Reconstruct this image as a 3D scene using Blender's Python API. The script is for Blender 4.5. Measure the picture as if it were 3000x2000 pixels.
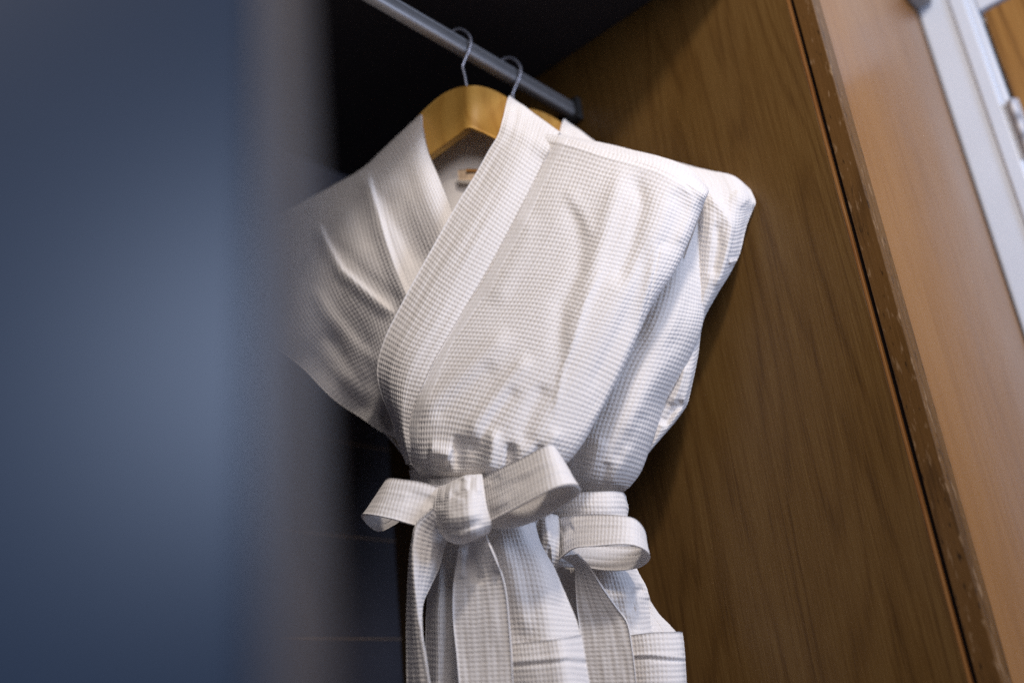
import bpy, math, random
import numpy as np
from mathutils import Vector

# ------------------------------------------------------------------ clean
for o in list(bpy.data.objects):
    bpy.data.objects.remove(o, do_unlink=True)
sc = bpy.context.scene
COL = sc.collection
rng = np.random.default_rng(7)

# ------------------------------------------------------------------ camera
F, CX, CY = 2917.0, 1500.0, 1000.0            # 35 mm lens on a 36 mm wide, 3000 px frame
CAM = np.array([0.0, 0.0, 0.87])
ROT = np.array([[0.99359657, 0.11298612, 0.0],
                [0.04322298, -0.38010155, -0.9239343],
                [-0.10439175, 0.91801794, -0.38255119]])   # camera axes -> world (22.5 deg up, 6.5 deg roll)
cd = bpy.data.cameras.new('camera')
cam = bpy.data.objects.new('camera', cd)
COL.objects.link(cam)
from mathutils import Matrix
M4 = Matrix.Identity(4)
for i in range(3):
    for j in range(3):
        M4[i][j] = float(ROT[i, j])
    M4[i][3] = float(CAM[i])
cam.matrix_world = M4
cd.sensor_width = 36.0
cd.lens = 35.0
cd.clip_start = 0.01
cd.clip_end = 50
cd.dof.use_dof = True
cd.dof.focus_distance = 1.10
cd.dof.aperture_fstop = 1.6
sc.camera = cam

# ------------------------------------------------------------------ world, lamps, exposure
w = bpy.data.worlds.new('World')
sc.world = w
w.use_nodes = True
w.node_tree.nodes['Background'].inputs[0].default_value = (0.86, 0.82, 1.0, 1)
w.node_tree.nodes['Background'].inputs[1].default_value = 0.15
sc.view_settings.view_transform = 'Standard'
sc.view_settings.look = 'None'
sc.view_settings.exposure = -0.08
sc.view_settings.gamma = 1.0
sc.view_settings.use_curve_mapping = False
sc.cycles.use_denoising = False            # keep weave and grain crisp

def lamp(name, kind, loc, target, energy, color, size, spread=None):
    l = bpy.data.lights.new(name, kind)
    l.energy = energy
    l.color = color
    if kind == 'AREA':
        l.shape = 'DISK'
        l.size = size
        if spread:
            l.spread = math.radians(spread)
    else:
        l.shadow_soft_size = size
    o = bpy.data.objects.new(name, l)
    COL.objects.link(o)
    o.location = loc
    d = Vector(target) - Vector(loc)
    o.rotation_euler = d.to_track_quat('-Z', 'Y').to_euler()
    return o

lamp('ceiling_spot', 'AREA', (0.50, -0.28, 2.38), (0.05, 1.0, 1.35), 19, (1.0, 0.88, 0.77), 0.16)
lamp('room_bounce', 'AREA', (0.45, -0.90, 2.05), (0.05, 1.0, 1.30), 17, (1.0, 0.92, 0.90), 0.9)
lamp('hall_daylight', 'AREA', (1.35, 0.02, 1.52), (0.0, 0.9, 1.35), 16, (0.58, 0.71, 1.0), 0.5)

# ------------------------------------------------------------------ geometry helpers
def rays(u, v):
    d = np.stack([(u - CX) / F, (CY - v) / F, -np.ones_like(u)], -1)
    return d @ ROT.T

ROD_AZ = math.radians(41.05)
RD = np.array([math.sin(ROD_AZ), math.cos(ROD_AZ), 0.0])        # along the rod, away to the right
INW = np.array([-RD[1], RD[0], 0.0])                             # into the wardrobe
def hit_depth(u, v, y):
    d = rays(np.array([float(u)]), np.array([float(v)]))[0]
    return CAM + d * (y / d[1])
Q1 = hit_depth(1350, 137, 1.065)          # rod axis under the first hook
# second hook sits further along the rod
d2 = rays(np.array([1496.0]), np.array([221.0]))[0]
k = (d2[0] * (Q1[1]) - d2[1] * Q1[0]) / (d2[1] * RD[0] - d2[0] * RD[1])
Q2 = Q1 + RD * k
d3 = rays(np.array([1684.0]), np.array([330.0]))[0]
k = (d3[0] * (Q1[1]) - d3[1] * Q1[0]) / (d3[1] * RD[0] - d3[0] * RD[1])
QE = Q1 + RD * k                           # rod end on the side panel
TW = math.radians(20)
AX = np.array([math.cos(TW), -math.sin(TW), 0.0])                # hanger axis: right shoulder nearer
NRM = np.array([-math.sin(TW), -math.cos(TW), 0.0])              # robe front faces the viewer

def place(u, v, h, Q):
    """point on the robe: direction (u,v) met at relief h in front of the hanger plane through Q"""
    d = rays(u, v)
    t = ((Q - CAM) @ NRM + h) / (d @ NRM)
    return CAM + d * t[..., None]

def cr(ctrl, ts):
    """Catmull-Rom along axis 0 of ctrl at params ts (0..n-1)"""
    n = len(ctrl)
    if n == 2:
        return ctrl[0] + (ctrl[1] - ctrl[0]) * ts.reshape((-1,) + (1,) * (ctrl.ndim - 1))
    ext = np.concatenate([[2 * ctrl[0] - ctrl[1]], ctrl, [2 * ctrl[-1] - ctrl[-2]]])
    i = np.clip(np.floor(ts).astype(int), 0, n - 2)
    x = (ts - i).reshape((-1,) + (1,) * (ctrl.ndim - 1))
    p0, p1, p2, p3 = ext[i], ext[i + 1], ext[i + 2], ext[i + 3]
    return 0.5 * ((2 * p1) + (-p0 + p2) * x + (2 * p0 - 5 * p1 + 4 * p2 - p3) * x ** 2 + (-p0 + 3 * p1 - 3 * p2 + p3) * x ** 3)

def polydist(u, v, pts):
    """distance to polyline, param 0..1 along it, signed side"""
    best = np.full(u.shape, 1e9); par = np.zeros(u.shape); sg = np.zeros(u.shape)
    pts = np.array(pts, float)
    L = np.hypot(*(pts[1:] - pts[:-1]).T); tot = L.sum(); acc = 0
    for a, b, l in zip(pts[:-1], pts[1:], L):
        e = (b - a) / l
        s = np.clip((u - a[0]) * e[0] + (v - a[1]) * e[1], 0, l)
        dx = u - a[0] - s * e[0]; dy = v - a[1] - s * e[1]
        d = np.hypot(dx, dy); m = d < best
        best[m] = d[m]; par[m] = ((acc + s) / tot)[m]; sg[m] = np.sign(e[0] * dy - e[1] * dx)[m]
        acc += l
    return best, par, sg

def apply_folds(u, v, h, folds, k=1.0):
    for f in folds:
        pts, amp, wid = f[:3]
        amp = amp * (k if wid > 8 else 1.0)
        wid2 = f[3] if len(f) > 3 else wid
        fade = f[4] if len(f) > 4 else 0.18
        d, p, s = polydist(u, v, pts)
        ww = np.where(s > 0, wid, wid2)
        tap = np.clip(np.minimum(p, 1 - p) / fade, 0, 1) if fade > 0 else 1.0
        tap = tap * tap * (3 - 2 * tap) if fade > 0 else 1.0
        h = h + amp * np.exp(-(d / ww) ** 2) * tap
    return h

def smooth_noise(n, m, cu, cv, seed):
    r = np.random.default_rng(seed)
    g = r.standard_normal((cu + 3, cv + 3))
    a = cr(g, np.linspace(0, cu + 2 - 1e-6, n))
    return cr(a.T.copy(), np.linspace(0, cv + 2 - 1e-6, m)).T

def mesh_obj(name, verts, faces, mat, parent=None, smooth=True):
    me = bpy.data.meshes.new(name)
    verts = np.asarray(verts, np.float32); faces = np.asarray(faces, np.int32)
    k = faces.shape[1]
    me.vertices.add(len(verts)); me.vertices.foreach_set('co', verts.ravel())
    me.loops.add(faces.size); me.loops.foreach_set('vertex_index', faces.ravel())
    me.polygons.add(len(faces))
    me.polygons.foreach_set('loop_start', np.arange(0, faces.size, k, dtype=np.int32))
    me.polygons.foreach_set('loop_total', np.full(len(faces), k, np.int32))
    me.update(calc_edges=True)
    me.validate()
    if smooth:
        me.polygons.foreach_set('use_smooth', np.ones(len(me.polygons), bool))
    me.materials.append(mat)
    o = bpy.data.objects.new(name, me)
    COL.objects.link(o)
    if parent:
        o.parent = parent
        o.matrix_parent_inverse = parent.matrix_world.inverted()
    return o

REC = {}
CW, CH = 0.0045, 0.0055       # waffle cell, metres
def grid_normals(P):
    du = np.gradient(P, axis=1); dv = np.gradient(P, axis=0)
    n = -np.cross(du, dv)
    return n / np.maximum(np.linalg.norm(n, axis=-1, keepdims=True), 1e-12)

def sheet(name, ctrl, Q, mat, parent, folds=(), waffle=0.0014, thick=0.0024, closed=False,
          cell=(CW, CH), flip=False, wrinkle=0.0, duv=(0, 0), seed=1, sub=4, swap=False, dh=0.0,
          hem=(0, 0, 0, 0), fk=1.0, flats=()):
    """cloth sheet from a control grid of (u, v, relief); cloth grid follows the control grid"""
    C = np.array(ctrl, float)
    C[..., 0] += duv[0]; C[..., 1] += duv[1]; C[..., 2] += dh
    R_, K_ = C.shape[:2]
    # dense pass for arc length
    tr = np.linspace(0, R_ - 1, 10 * R_); tc = np.linspace(0, K_ - 1, 10 * K_)
    D = cr(C, tr); D = np.swapaxes(cr(np.swapaxes(D, 0, 1).copy(), tc), 0, 1)
    PD = place(D[..., 0], D[..., 1], D[..., 2], Q)
    lr = np.linalg.norm(np.diff(PD, axis=0), axis=-1).mean(1); lc = np.linalg.norm(np.diff(PD, axis=1), axis=-1).mean(0)
    sr = np.concatenate([[0], np.cumsum(lr)]); scm = np.concatenate([[0], np.cumsum(lc)])
    cw, ch = cell if not swap else (cell[1], cell[0])
    nr = max(2, int(round(sr[-1] / ch))); nc = max(2, int(round(scm[-1] / cw)))
    n, m = nr * sub + 1, nc * sub + 1
    ts = np.interp(np.linspace(0, sr[-1], n), sr, tr); tt = np.interp(np.linspace(0, scm[-1], m), scm, tc)
    G = cr(C, ts); G = np.swapaxes(cr(np.swapaxes(G, 0, 1).copy(), tt), 0, 1)
    u, v, h = G[..., 0], G[..., 1], G[..., 2]
    wob = 0.0 if not waffle else (1.9 if min(n, m) > 100 else 0.7)
    if wob:
        u = u + wob * smooth_noise(n, m, max(3, nr // 9), max(3, nc // 9), seed + 101)
        v = v + wob * smooth_noise(n, m, max(3, nr // 9), max(3, nc // 9), seed + 202)
    fl = [([(a + duv[0], b + duv[1]) for a, b in f[0]],) + tuple(f[1:]) for f in folds]
    h = apply_folds(u, v, h, fl, fk)
    if wrinkle:
        h = h + wrinkle * smooth_noise(n, m, 4, 9, seed) + 0.2 * wrinkle * smooth_noise(n, m, 9, 9, seed + 9)
    P = place(u, v, h, Q)
    N = grid_normals(P) * (-1 if flip else 1)
    a = np.abs((np.arange(n) / sub) % 1.0 - 0.5) * 2; a = 1 - a       # 0 on ridge, 1 mid-cell
    b = np.abs((np.arange(m) / sub) % 1.0 - 0.5) * 2; b = 1 - b
    A, B = np.meshgrid(a, b, indexing='ij')
    r = np.random.default_rng(seed + 3)
    jit = np.repeat(np.repeat(0.85 + 0.3 * r.random((nr + 1, nc + 1)), sub, 0), sub, 1)[:n, :m]
    thr = (np.repeat(r.standard_normal(nr + 1), sub)[:n, None] * (1 - A) + np.repeat(r.standard_normal(nc + 1), sub)[None, :m] * (1 - B)) * waffle * 0.05
    disp = -waffle * np.minimum(A, B) * jit - 0.00015 * (1 - B) * A + thr + waffle * 0.03 * r.standard_normal((n, m))
    # flat stitched hems along the borders (top, right, bottom, left) in cells
    hm = np.zeros((n, m), bool)
    t_, r_, b_, l_ = [int(x * sub) for x in hem]
    if t_: hm[:t_] = True
    if b_: hm[-b_:] = True
    if l_: hm[:, :l_] = True
    if r_: hm[:, -r_:] = True
    disp = np.where(hm, disp * 0.35 + 0.0004, disp)
    for pts, lo_, hi_ in flats:
        dd, pp, ss = polydist(u, v, pts)
        inb = (dd > lo_) & (dd < hi_) & (ss < 0) if lo_ >= 0 else dd < hi_
        disp = np.where(inb, disp * 0.4 + 0.0003, disp)
    REC[name] = (u, v, h)
    S = P + N * disp[..., None]
    idx = np.arange(n * m).reshape(n, m)
    def quads(I):
        return np.stack([I[:-1, :-1], I[1:, :-1], I[1:, 1:], I[:-1, 1:]], -1).reshape(-1, 4)
    V = [S.reshape(-1, 3)]; Fc = [quads(idx)]
    border = np.concatenate([idx[0, :], idx[1:, -1], idx[-1, -2::-1], idx[-2:0:-1, 0]])
    if closed:
        ii = np.minimum(np.arange(n), np.arange(n)[::-1])[:, None]; jj = np.minimum(np.arange(m), np.arange(m)[::-1])[None, :]
        tp = np.clip(np.minimum(ii, jj) / (1.5 * sub), 0.55 if waffle else 1.0, 1.0)[..., None]
        back = P - N * thick * tp + N * (waffle * 0.55 * np.minimum(A, B) * jit)[..., None]
        V.append(back.reshape(-1, 3)); off = n * m
        Fc.append(quads(idx)[:, ::-1] + off)
        nb = np.roll(border, -1)
        Fc.append(np.stack([border, border + off, nb + off, nb], -1))
    else:
        # rolled edge: short lip turned under
        Pb = S.reshape(-1, 3)[border]; Nb = N.reshape(-1, 3)[border]
        ij = np.stack(np.unravel_index(border, (n, m)), -1)
        inn = np.stack([np.clip(ij[:, 0], 3, n - 4), np.clip(ij[:, 1], 3, m - 4)], -1)
        Pin = P[inn[:, 0], inn[:, 1]]
        l1 = Pb - Nb * thick; l2 = Pin - Nb * thick * 1.1
        o1 = n * m; o2 = o1 + len(border)
        V += [l1, l2]
        i0 = np.arange(len(border)); i1 = np.roll(i0, -1)
        Fc.append(np.stack([border, o1 + i0, o1 + i1, np.roll(border, -1)], -1))
        Fc.append(np.stack([o1 + i0, o2 + i0, o2 + i1, o1 + i1], -1))
    return mesh_obj(name, np.concatenate(V), np.concatenate(Fc), mat, parent)

def ribbon(name, st, Q, mat, parent, **kw):
    """belt strip: stations of ((u,v,h) edge A, (u,v,h) edge B) running along the strip"""
    C = []
    for s in st:
        A, B = np.array(s[0], float), np.array(s[1], float)
        mid = (A + B) / 2 + (np.array(s[2], float) if len(s) > 2 else 0)
        C.append([A, mid, B])
    kw.setdefault('closed', True); kw.setdefault('waffle', 0.0009); kw.setdefault('thick', 0.0036); kw.setdefault('hem', (0, 0.25, 0, 0.25)); kw.setdefault('wrinkle', 0.0003)
    return sheet(name, C, Q, mat, parent, swap=True, **kw)

def empty(name, loc, rz=0.0):
    o = bpy.data.objects.new(name, None)
    COL.objects.link(o)
    o.location = loc
    o.rotation_euler = (0, 0, rz)
    o.empty_display_size = 0.05
    bpy.context.view_layer.update()
    return o

def tag(o, label=None, cat=None, group=None, kind=None):
    if label: o['label'] = label
    if cat: o['category'] = cat
    if group: o['group'] = group
    if kind: o['kind'] = kind
    return o

import bmesh
def box(name, lo, hi, mat, parent, bevel=0.0015):
    bm = bmesh.new()
    bmesh.ops.create_cube(bm, size=1.0)
    for vv in bm.verts:
        for q in range(3):
            vv.co[q] = lo[q] + (vv.co[q] + 0.5) * (hi[q] - lo[q])
    if bevel:
        bmesh.ops.bevel(bm, geom=bm.edges[:], offset=bevel, segments=2, affect='EDGES', profile=0.6)
    me = bpy.data.meshes.new(name)
    bm.to_mesh(me); bm.free()
    me.materials.append(mat)
    o = bpy.data.objects.new(name, me)
    COL.objects.link(o)
    o.parent = parent
    return o

def tube(name, pts, rad, mat, parent, seg=12, local=False):
    pts = np.array(pts, float)
    n = len(pts)
    T = np.gradient(pts, axis=0); T /= np.linalg.norm(T, axis=1, keepdims=True)
    ref = np.array([0.3, 0.2, 0.93]); verts = []
    x = np.cross(T[0], ref); x /= np.linalg.norm(x)
    rad = np.broadcast_to(np.array(rad, float), (n,))
    for i in range(n):
        x = x - T[i] * (x @ T[i]); x /= np.linalg.norm(x); y = np.cross(T[i], x)
        for s in range(seg):
            a = 2 * math.pi * s / seg
            verts.append(pts[i] + rad[i] * (math.cos(a) * x + math.sin(a) * y))
    faces = []
    for i in range(n - 1):
        for s in range(seg):
            s2 = (s + 1) % seg
            faces.append((i * seg + s, i * seg + s2, (i + 1) * seg + s2, (i + 1) * seg + s))
    for base in (0, (n - 1) * seg):      # end caps as quads fanned
        for s in range(1, seg - 2, 2):
            faces.append((base, base + s, base + s + 1, base + s + 2) if s + 2 < seg else (base, base + s, base + s + 1, base))
    o = mesh_obj(name, verts, faces, mat, None)
    if parent:
        o.parent = parent
        if not local:
            o.matrix_parent_inverse = parent.matrix_world.inverted()
    return o

# ------------------------------------------------------------------ materials
def new_mat(name):
    m = bpy.data.materials.new(name)
    m.use_nodes = True
    nt = m.node_tree
    return m, nt, nt.nodes['Principled BSDF']

def ramp(nt, stops):
    r = nt.nodes.new('ShaderNodeValToRGB')
    els = r.color_ramp.elements
    while len(els) < len(stops):
        els.new(0.5)
    for e, (p, c) in zip(els, stops):
        e.position = p
        e.color = (*c, 1)
    return r

def mat_cloth(name, col=(0.85, 0.825, 0.81)):
    m, nt, b = new_mat(name)
    L = nt.links
    tc = nt.nodes.new('ShaderNodeTexCoord')
    n1 = nt.nodes.new('ShaderNodeTexNoise'); n1.inputs['Scale'].default_value = 900; n1.inputs['Detail'].default_value = 3
    L.new(tc.outputs['Object'], n1.inputs['Vector'])
    n2 = nt.nodes.new('ShaderNodeTexNoise'); n2.inputs['Scale'].default_value = 9; n2.inputs['Detail'].default_value = 4
    L.new(tc.outputs['Object'], n2.inputs['Vector'])
    r = ramp(nt, [(0.3, tuple(c * 0.95 for c in col)), (0.7, col)])
    L.new(n2.outputs['Fac'], r.inputs['Fac'])
    L.new(r.outputs['Color'], b.inputs['Base Color'])
    b.inputs['Roughness'].default_value = 0.95
    b.inputs['Specular IOR Level'].default_value = 0.15
    b.inputs['Sheen Weight'].default_value = 0.15
    b.inputs['Sheen Roughness'].default_value = 0.5
    bp = nt.nodes.new('ShaderNodeBump'); bp.inputs['Strength'].default_value = 0.35; bp.inputs['Distance'].default_value = 0.0006
    L.new(n1.outputs['Fac'], bp.inputs['Height'])
    L.new(bp.outputs['Normal'], b.inputs['Normal'])
    tr = nt.nodes.new('ShaderNodeBsdfTranslucent'); tr.inputs['Color'].default_value = (*col, 1)
    mx = nt.nodes.new('ShaderNodeMixShader'); mx.inputs[0].default_value = 0.14
    L.new(b.outputs[0], mx.inputs[1]); L.new(tr.outputs[0], mx.inputs[2])
    L.new(mx.outputs[0], nt.nodes['Material Output'].inputs['Surface'])
    return m

def mat_oak(name, dark, mid, light, rough=0.42, pore=0.5, grain=1.0, flecks=False, coat=0.0, figure=1.0):
    m, nt, b = new_mat(name)
    L = nt.links
    N = nt.nodes.new
    tc = N('ShaderNodeTexCoord')
    def mapped(sx, sz):
        mp = N('ShaderNodeMapping'); mp.inputs['Scale'].default_value = (sx, sx, sz)
        L.new(tc.outputs['Object'], mp.inputs['Vector']); return mp.outputs[0]
    def noise(vec, scale, det, rgh=0.5):
        n = N('ShaderNodeTexNoise'); n.inputs['Scale'].default_value = scale; n.inputs['Detail'].default_value = det
        n.inputs['Roughness'].default_value = rgh; L.new(vec, n.inputs['Vector']); return n.outputs['Fac']
    def mth(op, a, b_=None, c_=None):
        n = N('ShaderNodeMath'); n.operation = op
        for k, x in enumerate((a, b_, c_)):
            if x is None: continue
            if isinstance(x, (int, float)): n.inputs[k].default_value = x
            else: L.new(x, n.inputs[k])
        return n.outputs[0]
    g = mapped(grain, 0.085 * grain)
    warp = noise(g, 6.5, 2.5)                                   # growth-ring figure
    ring = mth('SINE', mth('MULTIPLY', warp, 135.0))
    ring = mth('POWER', mth('MULTIPLY_ADD', ring, 0.5, 0.5), 2.8)   # narrow latewood lines
    band = noise(g, 14.0, 3.0)
    fib = noise(mapped(1.0, 0.016), 420.0, 3.0, 0.6)
    por = noise(mapped(1.0, 0.035), 700.0, 2.0, 0.7)
    v = mth('MULTIPLY_ADD', ring, -0.20 * figure, mth('MULTIPLY_ADD', band, 0.45, 0.37))
    v = mth('MULTIPLY_ADD', mth('SUBTRACT', fib, 0.5), pore * 1.0, v)
    v = mth('MULTIPLY_ADD', mth('SUBTRACT', por, 0.5), pore * 0.7, v)
    r = ramp(nt, [(0.22, dark), (0.52, mid), (0.80, light)])
    L.new(v, r.inputs['Fac'])
    colout = r.outputs['Color']
    if flecks:
        vo = noise(mapped(1.0, 0.25), 150, 2.5, 0.6)
        fr = ramp(nt, [(0.60, (0, 0, 0)), (0.69, (1, 1, 1))]); L.new(vo, fr.inputs['Fac'])
        mc = N('ShaderNodeMixRGB'); mc.inputs[2].default_value = (0.22, 0.135, 0.068, 1)
        L.new(fr.outputs['Color'], mc.inputs[0]); L.new(colout, mc.inputs[1])
        fd = ramp(nt, [(0.30, (1, 1, 1)), (0.38, (0, 0, 0))]); L.new(vo, fd.inputs['Fac'])
        md = N('ShaderNodeMixRGB'); md.inputs[2].default_value = (*[c * 0.55 for c in dark], 1)
        L.new(fd.outputs['Color'], md.inputs[0]); L.new(mc.outputs[0], md.inputs[1])
        colout = md.outputs[0]
    L.new(colout, b.inputs['Base Color'])
    sm = noise(mapped(1.0, 0.6), 7.0, 4.0)                       # uneven sheen from handling
    L.new(mth('MULTIPLY_ADD', mth('SUBTRACT', sm, 0.5), 0.35, rough), b.inputs['Roughness'])
    b.inputs['Specular IOR Level'].default_value = 0.4
    b.inputs['Coat Weight'].default_value = coat
    b.inputs['Coat Roughness'].default_value = 0.22
    bp = N('ShaderNodeBump'); bp.inputs['Strength'].default_value = 0.3; bp.inputs['Distance'].default_value = 0.0006
    L.new(por, bp.inputs['Height'])
    L.new(bp.outputs['Normal'], b.inputs['Normal'])
    return m

def mat_plain(name, col, rough=0.5, metal=0.0, noise=0.06, scale=40, spec=0.5, bump=0.0, coat=0.0):
    m, nt, b = new_mat(name)
    L = nt.links
    tc = nt.nodes.new('ShaderNodeTexCoord')
    n = nt.nodes.new('ShaderNodeTexNoise'); n.inputs['Scale'].default_value = scale; n.inputs['Detail'].default_value = 5
    L.new(tc.outputs['Object'], n.inputs['Vector'])
    r = ramp(nt, [(0.3, tuple(c * (1 - noise) for c in col)), (0.7, tuple(min(1, c * (1 + noise)) for c in col))])
    L.new(n.outputs['Fac'], r.inputs['Fac']); L.new(r.outputs['Color'], b.inputs['Base Color'])
    b.inputs['Roughness'].default_value = rough
    b.inputs['Metallic'].default_value = metal
    b.inputs['Specular IOR Level'].default_value = spec
    b.inputs['Coat Weight'].default_value = coat
    if bump:
        bp = nt.nodes.new('ShaderNodeBump'); bp.inputs['Strength'].default_value = bump; bp.inputs['Distance'].default_value = 0.001
        L.new(n.outputs['Fac'], bp.inputs['Height']); L.new(bp.outputs['Normal'], b.inputs['Normal'])
    return m

CLOTH = mat_cloth('white_waffle_cotton')
OAK = mat_oak('oak_veneer', (0.060, 0.0280, 0.0062), (0.106, 0.0540, 0.0135), (0.140, 0.078, 0.0230), pore=0.80, figure=0.8)
OAKS = mat_oak('oak_solid_stile', (0.055, 0.025, 0.006), (0.110, 0.052, 0.013), (0.14, 0.070, 0.021), flecks=True)
OAKF = mat_oak('oak_lacquered', (0.17, 0.074, 0.019), (0.24, 0.110, 0.031), (0.29, 0.142, 0.045), rough=0.4, pore=0.25, coat=0.4, figure=0.6)
OAKD = mat_oak('oak_door', (0.12, 0.055, 0.014), (0.27, 0.135, 0.035), (0.36, 0.20, 0.06), rough=0.4)
LIP = mat_oak('oak_lipping', (0.14, 0.052, 0.012), (0.20, 0.082, 0.020), (0.26, 0.125, 0.038))
BACK = mat_plain('dark_back_board', (0.060, 0.056, 0.068), 0.6, noise=0.15, scale=8)
JOINT = mat_plain('pale_joint', (0.30, 0.21, 0.15), 0.7)
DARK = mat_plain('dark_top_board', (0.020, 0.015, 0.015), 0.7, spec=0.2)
WHITE = mat_plain('white_gloss_paint', (0.62, 0.69, 0.80), 0.35, noise=0.02, scale=12)
DOORP = mat_plain('blue_grey_satin_paint', (0.010, 0.021, 0.044), 0.36, noise=0.15, scale=5, spec=0.26)
ALU = mat_plain('anodised_aluminium', (0.36, 0.36, 0.37), 0.5, metal=0.9, noise=0.05, scale=60)
CHROME = mat_plain('steel_wire', (0.45, 0.46, 0.52), 0.45, metal=0.7)
BLACKP = mat_plain('black_plastic', (0.02, 0.02, 0.02), 0.5)
HANG = mat_oak('lacquered_beech', (0.44, 0.215, 0.040), (0.56, 0.30, 0.062), (0.62, 0.36, 0.09), rough=0.5, pore=0.3, coat=0.12)
GREYP = mat_plain('grey_plastic', (0.24, 0.25, 0.27), 0.5)
TAGM = mat_plain('tan_woven_label', (0.62, 0.47, 0.33), 0.8, noise=0.15, scale=300)
TAGD = mat_plain('brown_label_thread', (0.28, 0.13, 0.03), 0.8)
STEEL = mat_plain('satin_steel_hinge', (0.50, 0.52, 0.57), 0.5, metal=0.2)

# ------------------------------------------------------------------ wardrobe (local frame: x along rod, y inward, z up, origin at the rod's end below)
W0 = (QE[0], QE[1], 0.0)
RZ = math.atan2(RD[1], RD[0])
ROD_Z = float(Q1[2])
def local(u, v, axis, val):
    """wardrobe-frame point where direction (u,v) meets the plane axis=val"""
    d = rays(np.array([float(u)]), np.array([float(v)]))[0]
    o = np.array([(CAM - QE) @ RD, (CAM - QE) @ INW, CAM[2]]); dl = np.array([d @ RD, d @ INW, d[2]])
    t = (val - o[axis]) / dl[axis]
    return o + t * dl
yF = local(2578, 1000, 0, 0.0)[1]             # front edge of the side panel
yS = local(2657, 1000, 0, 0.0)[1]             # front of the stile
xC = local(2840, 500, 1, yS)[0]               # corner with the white door casing
YD = yF - 0.20                               # front face of the sliding door
xD = local(928, 1500, 1, YD)[0]       # edge of the sliding door
def zdepth(P):
    return float(-((np.array(P) - CAM) @ ROT)[2])
print('DEPTH chest', zdepth(place(np.array([1550.]), np.array([800.]), np.array([.045]), Q1)[0]), 'panel', zdepth(QE + INW * yF * .8 + np.array([0, 0, 1.3 - QE[2]])))
print('LAYOUT', Q1, Q2, QE, yF, yS, xC, xD, ROD_Z)

ward = empty('wardrobe', W0, RZ)
tag(ward, 'open oak-veneered wardrobe with dark back, in which the white robes hang', 'wardrobe')
TOPZ = 2.16
YB = 0.46                                     # face of the back boards
box('side_panel', (0.0, yF + 0.003, 0.0), (0.022, YB + 0.02, 2.3), OAK, ward, 0.001)
box('edge_lipping', (-0.0006, yF, 0.0), (0.0225, yF + 0.003, 2.3), LIP, ward, 0.0006)
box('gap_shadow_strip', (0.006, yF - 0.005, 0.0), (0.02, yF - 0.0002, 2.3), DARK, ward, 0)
box('front_stile', (0.0, yS, 0.0), (0.030, yF - 0.0055, 2.3), OAKS, ward, 0.001)
box('fascia_board', (0.0305, yS + 0.0006, 0.0), (xC - 0.001, yF + 0.002, 2.3), OAKF, ward, 0.0008)
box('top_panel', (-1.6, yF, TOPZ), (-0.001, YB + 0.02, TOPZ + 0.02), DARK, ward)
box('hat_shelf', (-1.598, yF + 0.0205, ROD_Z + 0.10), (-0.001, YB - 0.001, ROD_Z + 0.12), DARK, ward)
zs = [0.0]
z1 = local(1000, 1570, 1, YB)[2]; z2 = local(1000, 1870, 1, YB)[2]
zl = sorted([0.0, z2 - (z1 - z2), z2, z1, z1 + (z1 - z2), z1 + 2.2 * (z1 - z2), TOPZ])
for a, b_ in zip(zl[:-1], zl[1:]):
    box('back_board', (-1.6, YB, a + 0.0012), (-0.001, YB + 0.015, b_ - 0.0012), BACK, ward, 0.0015)
for zj in zl[1:-1]:
    box('joint_strip', (-1.6, YB - 0.001, zj - 0.0011), (-0.001, YB + 0.01, zj + 0.0011), JOINT, ward, 0)
box('unseen_shade_rail', (-1.598, yF, ROD_Z + 0.085), (-0.001, yF + 0.02, TOPZ - 0.001), DARK, ward)  # added board above the view, shades the upper side panel and interior
box('left_panel', (-1.62, yF, 0.0), (-1.6005, YB + 0.02, 2.3), OAK, ward)

door = empty('sliding_door', (QE[0], QE[1], 0), RZ)
tag(door, 'large blue-grey sliding door leaf, badly out of focus along the left side', 'door')
box('leaf', (xD - 1.15, YD, 0.02), (xD - 0.012, YD + 0.022, 2.25), DOORP, door, 0.003)
box('edge_trim', (xD - 0.0115, YD - 0.001, 0.02), (xD, YD + 0.023, 2.25), mat_plain('taupe_edge_trim', (0.060, 0.053, 0.053), 0.45, spec=0.28), door, 0.002)

wall = box('side_wall', (xC + 0.0255, yS - 1.3, 0.0), (xC + 0.10, yS + 0.03, 2.6), mat_plain('white_wall_paint', (0.70, 0.71, 0.73), 0.8), None, 0)
wall.location = W0; wall.rotation_euler = (0, 0, RZ)
tag(wall, kind='structure')
yG = local(2865, 35, 0, xC)[1]                # inner edge of casing
zG = local(2865, 35, 0, xC)[2]
frame = empty('door_frame', W0, RZ)
tag(frame, 'white gloss door casing standing against the oak fascia at far right', 'door frame')
box('jamb_casing', (xC, yG, 0.0), (xC + 0.025, yS - 0.001, zG + 0.09), WHITE, frame, 0.004)
box('head_casing', (xC + 0.0006, yG - 0.9, zG + 0.002), (xC + 0.025, yG - 0.0005, zG + 0.09), WHITE, frame, 0.004)
box('raised_moulding', (xC - 0.006, yG + 0.012, 0.0), (xC - 0.0002, yG + 0.034, zG + 0.06), WHITE, frame, 0.0025)
rd = empty('room_door', W0, RZ)
tag(rd, 'brown wooden door leaf with steel hinge inside the white casing', 'door')
box('leaf', (xC + 0.004, yG - 0.86, 0.01), (xC + 0.0245, yG - 0.006, zG - 0.004), OAKD, rd, 0.001)
zh = local(2955, 300, 0, xC)[2]
hin = box('hinge', (xC - 0.001, yG - 0.012, zh - 0.10), (xC + 0.0015, yG + 0.012, zh), STEEL, rd, 0.0005)
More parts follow.
